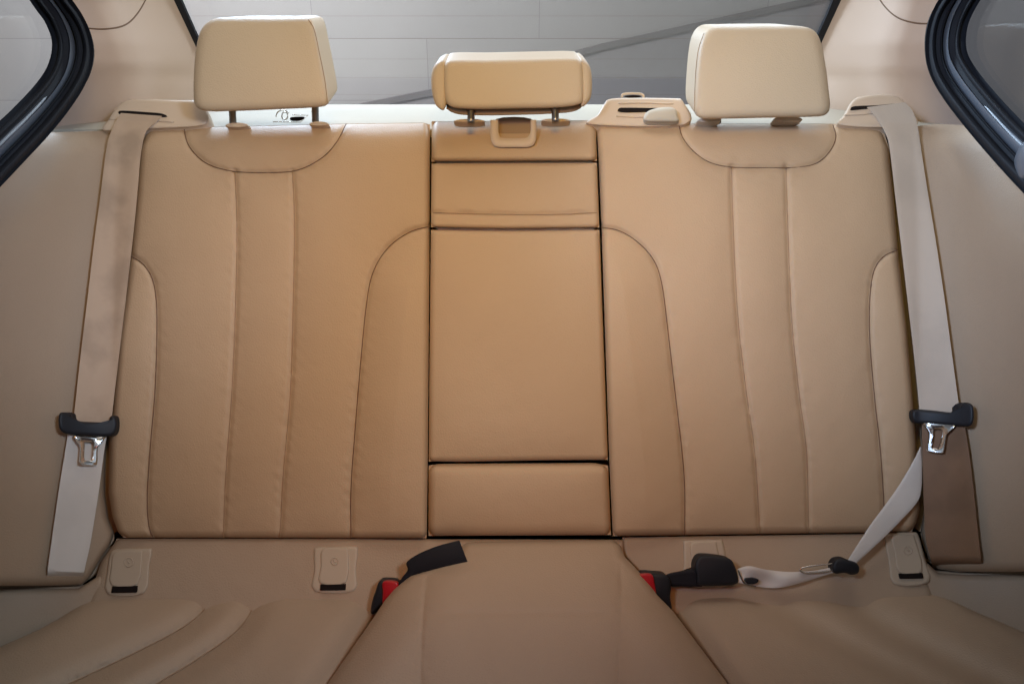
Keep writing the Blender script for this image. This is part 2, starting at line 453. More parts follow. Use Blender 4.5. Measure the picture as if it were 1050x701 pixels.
# ---- centre section
bc = empty('centre_backrest', org(530, 549), 'narrow middle section of the bench with fold-down armrest, pull loop and low wide headrest', 'backrest')
CLf = [(115, 442.6), (165, 442.6), (475, 439.6), (560, 439.3)]
CRf = [(115, 610.3), (165, 612), (235, 614.6), (475, 623.4), (560, 627)]
offC = lambda X, Y: backprof(Y)+.001
panel('top_pad', BACK, CLf, CRf, [(430, 125), (446, 124.5), (604, 123.5), (630, 125)], [(430, 166), (630, 165)], M_LEA, bc, offC, [], r=(7, 7, 16, 6), edge=.013, puff=.005, seed=21)
sC = sp([(444, 218), (500, 219.5), (560, 220), (612, 218)])
panel('upper_pad', BACK, CLf, CRf, [(430, 168), (630, 167)], [(430, 232.5), (480, 234), (520, 234.5), (570, 234), (630, 233)], M_LEA, bc, lambda X, Y: offC(X, Y)-.001, [sC], r=(6, 6, 4, 5), edge=.008, puff=.003, seed=22, groove=.0025)
panel('armrest', BACK, CLf, CRf, [(430, 235.5), (480, 236.5), (520, 237), (570, 236.5), (630, 235.5)], [(430, 472.5), (470, 473), (560, 471.5), (630, 471)], M_LEA, bc, offC, [], r=(6, 6, 5, 6), edge=.009, puff=.004, seed=23)
panel('lower_pad', BACK, CLf, CRf, [(430, 478), (450, 475.5), (610, 474.5), (630, 478)], [(430, 549), (640, 548)], M_LEA, bc, lambda X, Y: offC(X, Y)+.001, [], r=(8, 8, 12, 12), edge=.014, puff=.006, seed=24)
multi('seam_shade', [seam_line(BACK, sC, lambda X, Y: offC(X, Y)-.0016, .0005)], M_PLEAT, bc)
headrest(bc, [(455, 74), (457, 64), (466, 61.5), (500, 61.5), (550, 60.5), (585, 60), (595, 62.5), (598, 75), (598.5, 98), (594, 107), (570, 110.5), (530, 111.5), (485, 112), (462, 109), (456, 98)],
         .05, .11, [(483, 112, 483, 123, .034), (569, 111, 569.5, 122, .034)], [], puff=.004, r=6, bshrink=-.02)
hc = [c for c in bc.children if c.name.startswith('headrest')][0]
# side cheeks of the middle headrest
solid('side_cheek', BACK, [(442, 84), (444, 70), (450, 63), (457, 62.5), (459, 75), (459, 100), (456, 112), (451, 112), (445, 104)], .043, .095, M_HEAD, hc, r=5, puff=.002, n=60, bshrink=.0, back_r=.02, bdir=(0, 1, .12))
solid('side_cheek', BACK, [(607, 82), (605, 69), (600, 62), (595, 61), (594, 75), (594, 98), (596, 109), (600, 108), (606, 99)], .043, .095, M_HEAD, hc, r=5, puff=.002, n=60, bshrink=.0, back_r=.02, bdir=(0, 1, .12))
solid('underside', BACK, [(458, 108), (500, 109), (560, 108), (596, 106), (590, 114), (560, 117), (500, 118.5), (468, 117)], .030, .05, M_RECESS, hc, r=3, n=60, bdir=(0, 1, .15))
bezel(bc, 481, 124.5, 16, 2.4, .012); bezel(bc, 570, 124, 15, 2.4, .012)
# pull loop: a rounded frame with a pocket behind it, browned as shade
strap('pull_loop', BACK, [(503, 123), (503, 138), (504.5, 146), (510, 150.5), (527, 151), (543, 150.5), (548.5, 146), (550, 138), (550, 123)],
      [(511, 123), (511, 134), (512, 139), (515, 141.5), (527, 142), (539, 141.5), (542.5, 139), (544, 134), (544, 123)], .010, .006, M_BEZ, bc, n=70, c=7, wav=0, sag=.002)
solid('pocket', BACK, [(509, 122), (545, 122), (544, 139), (540, 141.5), (514, 141.5), (510, 139)], -.004, .02, M_RECESS, bc, r=1.5, n=40, sp=4)

# ---- side bolsters
sb = empty('side_bolster', BACK.pt(60, 600, -.02), 'padded tan side bolster at the left end behind the pale belt', 'side bolster', 'side bolsters of the rear bench')
BLR = [(120, 150), (150, 139), (200, 135), (262, 129), (350, 117), (450, 108.5), (505, 107.5), (530, 111), (545, 117), (610, 119)]
panel('pad', BACK, [(100, -190), (620, -190)], BLR, [(-200, 136), (40, 136), (80, 135), (160, 133)], [(-200, 601), (40, 600), (84, 599.5), (92, 592), (104, 572), (118, 552), (140, 548)],
      M_LEA2, sb, lambda X, Y: bolL(X)+backprof(Y)*.6-.006, [], r=(5, 9, 26, 12), edge=.02, puff=.004, skirt=.05, seed=31, cs=3)
panel('lower_trim', BACK, [(590, -190), (760, -190)], [(590, 106), (760, 118)], [(-200, 603), (80, 603), (92, 596), (125, 575)], [(-200, 760), (15, 675), (60, 655), (104, 625), (140, 625)],
      M_LEA2, sb, lambda X, Y: bolL(X)*.5+.004, [], r=(5, 5, 8, 5), edge=.01, puff=.003, skirt=.03, seed=32, cs=3)
sb2 = empty('side_bolster', BACK.pt(1000, 590, -.02), 'padded tan side bolster at the right end beside the hanging belt with shade in its colour', 'side bolster', 'side bolsters of the rear bench')
BRL = [(120, 902), (134, 910), (150, 915), (210, 921.5), (260, 926), (340, 935), (420, 943), (500, 948), (522, 948), (545, 944), (600, 950)]
panel('pad', BACK, BRL, [(100, 1240), (620, 1240)], [(890, 136), (960, 127), (1000, 129), (1250, 132)], [(930, 545), (944, 552), (952, 573), (962, 583), (985, 586), (1250, 585)],
      M_LEA2, sb2, lambda X, Y: bolR(X)+backprof(Y)*.6-.010, [], r=(9, 5, 26, 12), edge=.02, puff=.004, skirt=.05, seed=33, cs=3)
panel('lower_trim', BACK, [(560, 944), (740, 944)], [(560, 1240), (740, 1240)], [(930, 560), (952, 578), (962, 587), (990, 589), (1250, 588)], [(930, 620), (960, 625), (1000, 645), (1050, 670), (1250, 760)],
      M_LEA2, sb2, lambda X, Y: bolR(X)*.5+.004, [], r=(5, 5, 8, 5), edge=.01, puff=.003, skirt=.03, seed=34, cs=3)

# ---- cushion
cu = empty('seat_cushion', CUSH.pt(525, 700, -.1), 'wide tan leather seat cushion with a raised middle and four anchor covers along its back', 'seat cushion')
vo = lambda X, Y: -.006+.020*np.clip((Y-551)/60, 0, 1.3)**1.3+0*X
sV = sp([(172, 559.5), (200, 560), (210, 560)])
panel('rear_valance', BACK, [(540, 124), (556, 118), (575, 104), (612, 92), (640, 84)], [(540, 640), (640, 640)], [(100, 551), (124, 552), (640, 553)], [(80, 640), (660, 640)], M_LEA2, cu,
      vo, [], r=(8, 3, 5, 3), edge=.008, puff=.003, seed=41)
panel('rear_valance', BACK, [(540, 637), (570, 640), (640, 700)], [(540, 930), (556, 944), (575, 950), (640, 962)], [(620, 551), (900, 547), (935, 545), (960, 545)], [(620, 640), (980, 640)], M_LEA2, cu,
      vo, [], r=(5, 8, 5, 3), edge=.008, puff=.003, seed=42)
cl1 = sp([(226, 604), (218, 614), (204, 630), (182, 646), (140, 668), (85, 694), (10, 728), (-100, 775)])
cl2 = sp([(268, 604), (262, 618), (250, 638), (232, 655), (198, 678), (160, 701), (90, 745), (-20, 810)])
def offCL(X, Y):
    d1 = dist_poly(X, Y, cl1); d2 = dist_poly(X, Y, cl2)
    d3 = dist_poly(X, Y, np.array([(392, 604), (385, 628), (335, 703), (250, 830.)]))
    return -.007*np.exp(-(d1/13)**2)-.008*np.exp(-(d2/14)**2)-.014*np.exp(-(d3/20)**2)
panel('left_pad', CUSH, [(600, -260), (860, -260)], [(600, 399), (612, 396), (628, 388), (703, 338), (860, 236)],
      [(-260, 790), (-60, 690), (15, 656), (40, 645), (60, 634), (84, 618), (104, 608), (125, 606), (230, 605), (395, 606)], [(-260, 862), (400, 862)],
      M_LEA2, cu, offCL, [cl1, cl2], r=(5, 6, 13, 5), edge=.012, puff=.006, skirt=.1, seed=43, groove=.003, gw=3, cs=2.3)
cr1 = sp([(770, 598), (782, 610), (800, 622), (850, 650), (930, 690), (1020, 735), (1150, 790)])
cr2 = sp([(842, 598), (868, 612), (905, 640), (955, 668), (1020, 700), (1100, 740), (1200, 785)])
def offCR(X, Y):
    d1 = dist_poly(X, Y, cr1); d2 = dist_poly(X, Y, cr2)
    d3 = dist_poly(X, Y, np.array([(680, 604), (692, 628), (746, 703), (840, 830.)]))
    return -.009*np.exp(-(d1/15)**2)-.011*np.exp(-(d2/16)**2)-.014*np.exp(-(d3/20)**2)
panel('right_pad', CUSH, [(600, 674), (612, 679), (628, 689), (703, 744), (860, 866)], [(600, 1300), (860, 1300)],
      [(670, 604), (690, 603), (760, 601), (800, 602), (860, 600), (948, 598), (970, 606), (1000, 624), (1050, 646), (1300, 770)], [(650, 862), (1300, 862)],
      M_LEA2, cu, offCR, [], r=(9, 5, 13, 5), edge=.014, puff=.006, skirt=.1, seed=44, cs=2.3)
multi('seam_shade', [seam_line(CUSH, cl1[4:70], lambda X, Y: offCL(X, Y)-.0012, .0007), seam_line(CUSH, cl2[4:70], lambda X, Y: offCL(X, Y)-.0012, .0007)], M_PLEAT, cu)
hs1 = sp([(437, 592), (433, 640), (431, 700), (428, 800)]); hs2 = sp([(636, 572), (637, 620), (634, 700), (630, 800)])
hs3 = sp([(433, 628), (500, 627), (560, 627), (634, 628)])
HT = [(300, 760), (334, 703), (385, 630), (395, 616), (405, 603), (415, 595.5), (428, 591), (448, 587), (468, 584), (482, 578), (487, 566), (491, 556), (600, 553), (634, 553.5), (640, 571), (650, 580), (662, 594), (675, 611), (690, 626), (748, 703), (790, 760)]
HLe = [(540, 478), (556, 474), (566, 470), (580, 450), (590, 420), (597, 412), (604, 404), (616, 394), (630, 385), (703, 334), (860, 232)]
HRe = [(540, 634), (556, 635), (571, 641), (580, 650), (594, 662), (611, 675), (626, 690), (703, 748), (860, 870)]
def offH(X, Y):
    W = np.minimum(X-interp(HLe, Y), interp(HRe, Y)-X)
    side = np.clip(1-W/60, 0, 1)
    bend = (Y-628)/90*.5+np.sqrt(((Y-628)/90*.5)**2+.004)
    return -.026*side**2*np.clip((Y-565)/60, .1, 1)-.009*bend-.004*np.clip((628-Y)/70, 0, 1)-.0012*np.exp(-((Y-628)/3.0)**2)*np.clip((W-35)/15, 0, 1)
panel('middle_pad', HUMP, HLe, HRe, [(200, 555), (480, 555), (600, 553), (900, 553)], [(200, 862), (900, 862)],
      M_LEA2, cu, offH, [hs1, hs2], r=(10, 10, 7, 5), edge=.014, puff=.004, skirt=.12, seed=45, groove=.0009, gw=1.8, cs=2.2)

# anchor covers
def cover(outer, flap, slot, disc, w=0, lab=None):
    up = lambda h: (lambda X, Y: vo(X, Y)+.003+h)
    c = solid('anchor_cover', BACK, outer, up(.0025), .02, M_COVER, cu, r=2.2, n=64, sp=3)
    if lab: c['label'] = lab
    solid('flap', BACK, flap, up(.0047), .01, M_COVER, c, r=1.6, n=56, sp=3)
    if slot: solid('slot', BACK, slot, up(.0053), .008, M_SLOT_SHADE, c, r=.5, n=48, closed_spline=False)
    if disc:
        x, y, rr = disc
        ring = np.linspace(0, 2*math.pi, 28)
        P = np.stack([x+rr*np.cos(ring), y+rr*np.sin(ring)], 1)
        body = [tube('', BACK.pt(P[:, 0], P[:, 1], up(.0051)(P[:, 0], P[:, 1])), .0006, None, None, 6),
                tube('', BACK.pt([x-1.2, x+.2, x+1.6], [y-1.8, y+.6, y+1.0], up(.0051)(x, y)), .0006, None, None, 6)]
        multi('emblem', body, M_COVER, c)
    return c
cover([(119, 563), (150, 562), (156, 564), (153, 580), (148, 608), (110, 609), (110, 585), (113, 568)], [(118, 565), (143, 564), (146, 567), (141, 599), (114, 600), (114, 580)],
      [(115, 601), (140.5, 600.5), (140, 607), (114, 607.5)], (132, 576, 4.5))
cover([(326, 561), (362, 560), (367, 563), (365, 585), (363, 606), (322, 606), (322, 585), (322, 565)], [(331, 562), (355, 561.5), (357, 564), (355, 597), (328, 598), (329, 580)],
      [(328.5, 599), (354.5, 598.5), (354, 604.5), (328, 605)], (343, 575, 3.6))
cover([(703, 554), (735, 553), (741, 555), (745, 575), (748, 600), (702, 600), (701, 580), (701, 558)], [(709, 556), (732, 555), (735, 558), (738, 592), (710, 593), (709, 575)], None, None)
cover([(909, 547), (936, 545.5), (942, 549), (948, 572), (953, 597), (917, 599), (911, 575), (907, 552)], [(915, 549), (934, 548), (938, 551), (946, 586), (922, 587), (917, 565)],
      [(922, 588), (946, 587), (947, 592.5), (923, 593)], (931, 564, 4.2))

# ------------------------------------------------------------------ parcel shelf and what stands on it
sh = empty('parcel_shelf', (0, 1.35, SHELF_Z), 'bright cream shelf running behind the backrests under the rear window', 'shelf')
y0, y1 = q3[1]+.035, 1.64
xs = np.linspace(-.78, .78, 80); ysg = np.linspace(y0, y1, 30)
XX, YY = np.meshgrid(xs, ysg)
ZZ = SHELF_Z-.006*np.exp(-((YY-y0)/.03)**2)+.004*np.sin((YY-y0)/(y1-y0)*math.pi)
G = np.stack([XX, YY, ZZ], -1)
shell('deck', G, np.array([0, 0, 1.0]), .012, M_SHELF, sh)
# belt outlets
def outlet(pts_base, pts_slot, lip, y, lab, extra=None):
    t = empty('belt_outlet', YP(y).pt(pts_base[0][0], pts_base[0][1]), lab, 'belt outlet', 'belt outlets on the shelf')
    pl = Plane(YP(y).pt(150 if pts_base[0][0] < 500 else 890, 112), [0, -math.cos(R(50)), math.sin(R(50))])
    solid('housing', pl, pts_base, .0, .03, M_BEZ, t, r=2.5, n=90, sp=4)
    solid('slot', pl, pts_slot, .0016, .006, M_SLOT_SHADE, t, r=.7, n=50, sp=3)
    for l in lip:
        Q = resamp(sp(l), 24); tube_obj('lip', pl.pt(Q[:, 0], Q[:, 1], .0008), .0011, M_BEZ, t, 8)
    return t
outlet([(107, 134), (112, 122), (120, 110), (131, 103), (150, 102), (185, 103), (205, 104), (212, 112), (210, 128), (160, 132)],
       [(121, 115), (126, 113.5), (150, 115), (166, 116.5), (171, 120), (150, 119), (125, 117.5)], [[(112, 122), (140, 123), (178, 125)]], 1.12,
       'cream outlet at the left end of the shelf feeding the stained beige belt')
outlet([(860, 128), (866, 118), (872, 106), (880, 100), (900, 97), (915, 98), (926, 103), (934, 114), (940, 128), (900, 131)],
       [(872, 112), (876, 109), (900, 108), (922, 106), (923, 108.5), (900, 110.5), (874, 113)], [[(866, 118), (880, 117.5), (896, 116)]], 1.12,
       'cream outlet at the right end of the shelf feeding the pale belt')
to = outlet([(606, 128), (613, 118), (620, 106), (626, 101.5), (650, 100.5), (690, 101), (700, 104), (703, 128)],
       [(635, 111), (640, 110.5), (668, 110.8), (676, 111), (668, 114.5), (636, 115)], [[(634, 106), (660, 105.5), (690, 106.5)], [(632, 119), (650, 120), (664, 120)]], 1.12,
       'cream outlet of the middle belt with a ring on top, between middle and right headrests')
YPp = YP(1.16)
ringP = np.array([(638, 100), (638, 97.5), (642, 96.3), (650, 96), (657, 96.5), (660, 98.5), (659, 101)])
Q = resamp(spline(ringP, 8), 40)
tube_obj('loop', YPp.pt(Q[:, 0], Q[:, 1]), .0018, M_BEZ, to, 8)
solid('slot', YPp, [(640, 99), (646, 97.8), (653, 97.8), (658, 99), (652, 100.5), (645, 100.5)], -.002, .004, M_SLOT_SHADE, to, r=.4, n=30, sp=3)
mb = empty('folded_belt', BACK.pt(680, 118, -.02), 'cream belt end bulging out of the outlet just left of the right headrest', 'seat belt')
solid('webbing', Plane(YP(1.10).pt(680, 116), [0, -.7, .7]), [(660, 121), (664, 114.5), (674, 111), (686, 110), (693, 112.5), (695, 119), (694, 125), (665, 125)], .004, .012, M_SHELF, mb, r=3, puff=.004, n=60, sp=5)
# little chrome tether anchor
an = empty('tether_anchor', SHELF.pt(302, 120), 'small chrome anchor lying on the shelf under the left headrest', 'anchor')
pa = YP(1.15)
arc = lambda cx, cy, rx, ry, a0, a1, n=24: [(cx+rx*math.cos(a), cy+ry*math.sin(a)) for a in np.linspace(R(a0), R(a1), n)]
def wire(pl, pts, r, m, par, name): 
    Q = np.array(pts); return tube_obj(name, pl.pt(Q[:, 0], Q[:, 1]), r, m, par, 8)
wire(pa, arc(290, 120, 7, 7, 180, 330), .0009, M_CHROME, an, 'hook')
wire(pa, arc(292, 119, 3, 4, 0, 350), .0010, M_CHROME, an, 'hook')
wire(pa, [(280, 125), (308, 125.5), (316, 118.5), (300, 118)], .0007, M_CHROME, an, 'frame')
solid('slot', YP(1.151), [(298, 120.5), (312, 120), (308, 124), (299, 124)], 0, .004, M_SLOT_SHADE, an, r=.5, n=30, sp=3)

# ------------------------------------------------------------------ rear window
P_bot = SHELF.pt(525, 105.5); WB = np.array([0, P_bot[1], P_bot[2]])
WIN = Plane(WB, [0, math.sin(R(30)), math.cos(R(30))][:3])
WIN = Plane(WB, [0, -math.sin(R(32)), -math.cos(R(32))])     # faces down into the car
rw = empty('rear_window', WB, 'slanted rear window behind the headrests with fine heating wires and a black edge', 'window')
def winpt(x, s):            # x metres, s = metres up the slope (towards the camera)
    return WB+np.array([x, -math.cos(R(32))*s, math.sin(R(32))*s])
g = [winpt(-.80, -.05), winpt(.80, -.05), winpt(.62, .92), winpt(-.62, .92)]
Gg = np.array([[g[0], g[1]], [g[3], g[2]]])
o = shell('glass', Gg, np.array([0, 0, 1.0]), .004, M_GLASS, rw)
lines = []
for i in range(12):
    s = .04+i*.07
    xl = -.74+.14*s; P = np.array([winpt(x, s)+np.array([0, 0, -.002]) for x in np.linspace(xl, -xl, 12)])
    lines.append(tube('', P, 0.00014, None, None, 4))
multi('heating_wires', lines, M_SEAM, rw)
for sg, pp in ((-1, [(150, -60), (178, -6), (190, 20), (203, 48), (226, 96), (234, 112)]), (1, [(884, -60), (861, -6), (851, 18), (840, 42), (822, 84), (812, 106)])):
    Q = resamp(sp(pp), 50)
    cen = WIN.pt(Q[:, 0], Q[:, 1], .012)
    wdt = np.array([.007, 0, 0])
    GG = np.stack([cen-wdt, cen+wdt], 1)
    shell('black_edge', GG, np.array([0, 0, -1.0]), .008, M_RUB, rw)

# ------------------------------------------------------------------ pillar trims
def pillar(name, lab, fx, rx, sgn, prof, seam):
    t = empty(name, BACK.pt(fx[-1][1], 130), lab, 'pillar trim', 'trims between the door frames and the rear window')
    ny, nx = 70, 60
    vy = np.linspace(-170, 150, ny); s = np.linspace(0, 1, nx)
    Sg, Y = np.meshgrid(s, vy)
    X = interp(fx, Y)*(1-Sg)+interp(rx, Y)*Sg
    # distance of the surface: near the door frame it is close, at the window edge it meets the glass
    front = np.interp(vy, [-170, 0, 150], [1.0, 1.10, 1.13])[:, None]
    zr = WIN.pt(interp(rx, vy), vy, .006)[:, 1][:, None]
    zr = np.minimum(zr, 1.60)
    pr = np.interp(s, [p[0] for p in prof], [p[1] for p in prof])
    k = np.array([.08, .24, .36, .24, .08]); pr2 = pr.copy()
    for _ in range(6): pr2 = np.convolve(np.pad(pr2, 2, mode='reflect', reflect_type='odd'), k, 'valid')
    D = front+(zr-front)*pr2[None, :]
    d = ray(X, Y)
    G = CAM+d*(D/d[..., 1])[..., None]
    shell('trim', G, np.array([0, -1.0, 0]), .004, M_TRIM, t)
    # joint with the roof lining
    if seam is not None:
        Q = resamp(sp(seam), 40)
        ss = (Q[:, 0]-interp(fx, Q[:, 1]))/(interp(rx, Q[:, 1])-interp(fx, Q[:, 1]))
        fr = np.interp(Q[:, 1], [-170, 0, 150], [1.0, 1.10, 1.13]); zz = np.minimum(WIN.pt(interp(rx, Q[:, 1]), Q[:, 1], .006)[:, 1], 1.6)
        dd = fr+(zz-fr)*np.interp(ss, s, pr2)-.0002
        d = ray(Q[:, 0], Q[:, 1])
        tube_obj('joint', CAM+d*(dd/d[..., 1])[..., None], .0011, M_SEAM, t, 8)
    return t
pillar('pillar_trim', 'beige trim panel left of the rear window, above the stained belt', [(-170, 40), (0, 62), (45, 86), (65, 88), (110, 60), (135, 35), (150, 20)],
       [(-170, 112), (0, 181), (48, 203), (106, 232), (150, 250)], -1, [(0, 0), (.3, .10), (.45, .2), (1, 1)], [(70, 27), (88, 29), (108, 30), (128, 26), (141, 14), (152, -6), (166, -40)])
pillar('pillar_trim', 'pale beige trim panel right of the rear window, above the pale belt', [(-170, 1010), (0, 970), (45, 956), (70, 960), (110, 990), (150, 1025)],
       [(-170, 932), (0, 860), (42, 841), (106, 812), (150, 800)], 1, [(0, 0), (.3, .10), (.45, .2), (1, 1)], [(976, 22), (960, 24), (940, 24), (920, 18), (905, 4), (896, -14), (880, -50)])

# ------------------------------------------------------------------ door frames with side glass
def doorframe(lab, outer, inner, x, gl, knob):
    t = empty('door_window', XP(x).pt(inner[-1][0], inner[-1][1]), lab, 'door window', 'rear door windows')
    sgn = np.sign(x)
    A = resamp(spline(outer, 12), 90); B = resamp(spline(inner, 12), 90)
    def rib(name, f0, f1, bulge, m, lift):
        n = 9; u = np.linspace(0, 1, n)
        f = f0+(f1-f0)*u
        Q = A[:, None]*(1-f)[None, :, None]+B[:, None]*f[None, :, None]
        lf = lift+bulge*np.sin(u*math.pi)**.7
        G = XP(x).pt(Q[..., 0], Q[..., 1], lf[None, :])
        return shell(name, G, np.array([-sgn, 0, 0]), .012, m, t)
    rib('outer_seal', 0, .34, .012, M_RUB, .0)
    rib('channel', .30, .52, -.004, M_RUB, -.006)
    rib('seal_lip', .42, .50, .005, M_RUB, -.002)
    rib('frame_trim', .50, .84, .004, M_FRAME, -.004)
    rib('glass_seal', .82, 1.0, .005, M_RUB, -.004)
    P = XP(x).pt(np.array([p[0] for p in gl]), np.array([p[1] for p in gl]), -.012)
    V = list(P)+list(P+np.array([sgn*.004, 0, 0])); n = len(P)
    Fc = [list(range(n)), [n+i for i in range(n)][::-1]]+[(i, (i+1) % n, n+(i+1) % n, n+i) for i in range(n)]
    mesh_obj('glass', V, Fc, M_GLASS, t, smooth=False)
    if knob: solid('lock_knob', XP(x), knob, .012, .03, M_FRAME, t, r=6, puff=.004, n=40)
    return t
doorframe('curved black frame and glass of the left rear door, pale outdoors behind it',
          [(40, -60), (60, -20), (73, 2), (88, 22), (96, 45), (96, 64), (89, 84), (72, 110), (50, 138), (25, 165), (0, 191), (-40, 232), (-120, 310)],
          [(0, -60), (25, -22), (39, 2), (52, 20), (60, 42), (57, 66), (44, 88), (20, 114), (0, 133), (-40, 172), (-120, 250)], -.57,
          [(5, -60), (28, -22), (40, 0), (53, 20), (60, 42), (57, 66), (44, 88), (20, 114), (0, 133), (-40, 172), (-120, 250), (-500, 400), (-500, -60)], None)
doorframe('curved black frame and glass of the right rear door, a round knob at its lower end',
          [(1000, -60), (976, -20), (963, 0), (952, 20), (948, 44), (951, 70), (963, 95), (985, 125), (1010, 155), (1035, 183), (1055, 204), (1090, 240), (1170, 320)],
          [(1040, -60), (1012, -20), (997, 2), (986, 25), (984, 50), (993, 70), (1014, 97), (1034, 119), (1050, 135), (1090, 172), (1170, 250)], .57,
          [(1035, -60), (1012, -20), (997, 2), (986, 25), (984, 50), (993, 70), (1014, 97), (1034, 119), (1050, 135), (1090, 172), (1170, 250), (1550, 400), (1550, -60)],
          [(1046, 150), (1052, 145), (1062, 148), (1068, 164), (1060, 182), (1048, 186), (1042, 180), (1040, 164)])

# ------------------------------------------------------------------ seat belts
lb = empty('seat_belt', BACK.pt(65, 600, .03), 'stained beige seat belt hanging down the left side with black slider and chrome tongue', 'seat belt', 'hanging outer seat belts')
padL = lambda X, Y: np.maximum(bolL(X)+backprof(Y)*.6, backprof(Y))+.007
def offBL(X, Y):
    b = padL(X, Y)
    return b+.004
strap('webbing', BACK, [(124, 116), (118, 126), (112, 140), (108, 160), (103, 200), (97, 245), (88, 320), (82, 370), (76, 425), (74, 437)],
      [(166, 119), (159, 126), (149, 136), (144, 160), (141, 195), (136, 245), (126, 330), (120, 380), (115, 425), (114, 437)], offBL, .0013, M_BELT, lb, n=90)
lw = strap('lower_webbing', BACK, [(71, 436), (68, 455), (60, 505), (53, 555), (49, 585), (47, 612)], [(113, 436), (108, 455), (101, 505), (93, 555), (86, 588), (84, 614)],
      lambda X, Y: padL(X, Y)+.001-.07*np.clip((Y-586)/14, 0, 1)**1.5, .0013, M_BELT2, lb, n=60)
def tongue(par, outline, bar, plate_o, plate_i, wf, lab=None):
    b = solid('slider', BACK, outline, wf, .016, M_BLK, par, r=3, puff=.001, n=90, sp=5)
    if bar: solid('bar', BACK, bar, wf+.004, .006, M_BLK, b, r=1.5, n=50, sp=4)
    # chrome plate with a window: outer ring and inner ring bridged
    n = 64
    O = resamp(spline(plate_o, 4, True), n, True); I = resamp(spline(plate_i, 4, True), n, True)
    def start(P): k = np.argmin(P[:, 0]+P[:, 1]); return np.roll(P, -k, 0)
    O, I = start(O), start(I)
    C = I.mean(0)
    rings = [(O, 0.0), (O*.85+I*.15, .0012), (O*.3+I*.7, .0012), (I, 0)]
    fr = [BACK.pt(r_[:, 0], r_[:, 1], wf(r_[:, 0], r_[:, 1])-.002+h) for r_, h in rings]
    bk = [fr[3]-BACK.n*.002, fr[0]-BACK.n*.002]
    allr = fr+bk; V = np.vstack(allr); Fc = []
    for k in range(6):
        a, c = k*n, ((k+1) % 6)*n
        for i in range(n):
            j = (i+1) % n; Fc.append((a+i, a+j, c+j, c+i))
    mesh_obj('tongue_plate', V, Fc, M_CHROME, par, sharp=40)
tongue(lb, [(61, 424), (66, 422.5), (73, 424), (76, 431), (95, 432.5), (110, 432), (113, 427), (117, 426), (119.5, 430), (119.5, 440), (116, 446), (108, 447.5), (90, 446.5), (70, 445), (62, 441), (60, 433)], None,
       [(76, 446), (86, 447), (100, 448), (107, 448), (103, 454), (99.5, 458), (99, 474), (96, 477), (84, 476.5), (81, 474), (82, 462), (81, 456), (77, 451)],
       [(86, 453.5), (90, 453), (95, 453.5), (96, 458), (95, 470), (94, 472), (90, 472), (86, 471.5), (85.5, 466), (86, 458)], lambda X, Y: padL(X, Y)+.012)
rb = empty('seat_belt', BACK.pt(975, 588, .03), 'seat belt on the right, pale at its top and darkened as shade below its black slider', 'seat belt', 'hanging outer seat belts')
padR = lambda X, Y: np.maximum(bolR(X)+backprof(Y)*.6, backprof(Y)*.8)+.007
strap('webbing', BACK, [(889, 110), (898, 120), (907, 134), (912, 150), (918, 200), (924, 250), (931, 310), (938, 370), (943, 422), (944, 433)],
      [(928, 105), (936, 114), (941, 130), (944, 150), (951, 195), (960, 250), (969, 310), (977, 370), (984, 422), (985, 433)], lambda X, Y: padR(X, Y)+.003, .0013, M_BELT4, rb, n=90)
strap('lower_webbing', BACK, [(945, 430), (946, 470), (947, 510), (949, 550), (954, 572), (960, 600)], [(988, 430), (993, 460), (998, 500), (1003, 550), (1006, 575), (1008, 600)],
      lambda X, Y: padR(X, Y)+.001-.07*np.clip((Y-573)/13, 0, 1)**1.5, .0013, M_BELT3, rb, n=60)
tongue(rb, [(936, 421), (942, 419.5), (960, 421), (975, 422.5), (984, 421), (985, 414), (990, 412.5), (997, 415), (998.5, 425), (997, 434), (992, 437), (975, 436), (955, 434.5), (940, 433.5), (935.5, 428)], None,
       [(947, 433), (960, 434), (973, 434.5), (979, 436), (976, 440), (971, 444), (968, 462), (965, 464.5), (953, 463), (951, 460), (953, 446), (951, 440)],
       [(957, 440), (961, 439.5), (966, 440), (966.5, 445), (964, 457), (962, 460), (959, 459.5), (955.5, 459), (955.5, 454), (957, 445)], lambda X, Y: padR(X, Y)+.012)

# loose pale lap strap on the right, twisted, running to the buckle on the cushion
ls = empty('lap_belt', BACK.pt(850, 590, .03), 'twisted pale lap strap running from the right side to black buckle parts on the cushion', 'lap belt')
PLs = lambda X, Y: .016+.012*np.clip((Y-500)/80, 0, 1)+0*X
strap('webbing', BACK, [(943.5, 458), (934, 477), (920, 500), (905, 521), (893, 537), (880, 557), (868, 576)], [(944.5, 459), (945.5, 480), (944.5, 502), (940, 515), (924, 533), (903, 554), (876, 579)],
      PLs, .0014, M_BELT2, ls, n=60, sag=.0008)
strap('slack_webbing', BACK, [(756, 583), (768, 580), (785, 583.5), (810, 586), (835, 584.5), (858, 580)], [(757, 597), (775, 601), (795, 602.5), (815, 599), (838, 592), (860, 585)],
      lambda X, Y: .026+.003*np.sin(X*.13+Y*.10)+.0012*np.sin(X*.09-Y*.3), .0014, M_BELT2, ls, n=90, sag=.001)
solid('clip', BACK, [(856, 574), (864, 571.5), (870, 574), (877, 576), (881, 581), (880, 587), (873, 589), (866, 587), (856, 587.5), (853, 581)], .036, .02, M_BLK, ls, r=3, puff=.002, n=60)
Q = resamp(sp([(856, 577.5), (840, 579), (824, 581.5), (820, 584.5), (826, 587), (842, 586), (856, 584)]), 40)
tube_obj('metal_loop', BACK.pt(Q[:, 0], Q[:, 1], .030), .0011, M_CHROME, ls, 8)
solid('housing', BACK, [(716, 571), (724, 569), (742, 571), (750, 574), (755, 584), (757, 596), (750, 599.5), (735, 600), (716, 599.5), (714, 590), (712, 580)], .036, .026, M_BLK, ls, r=3, puff=.002, n=70, sp=5)
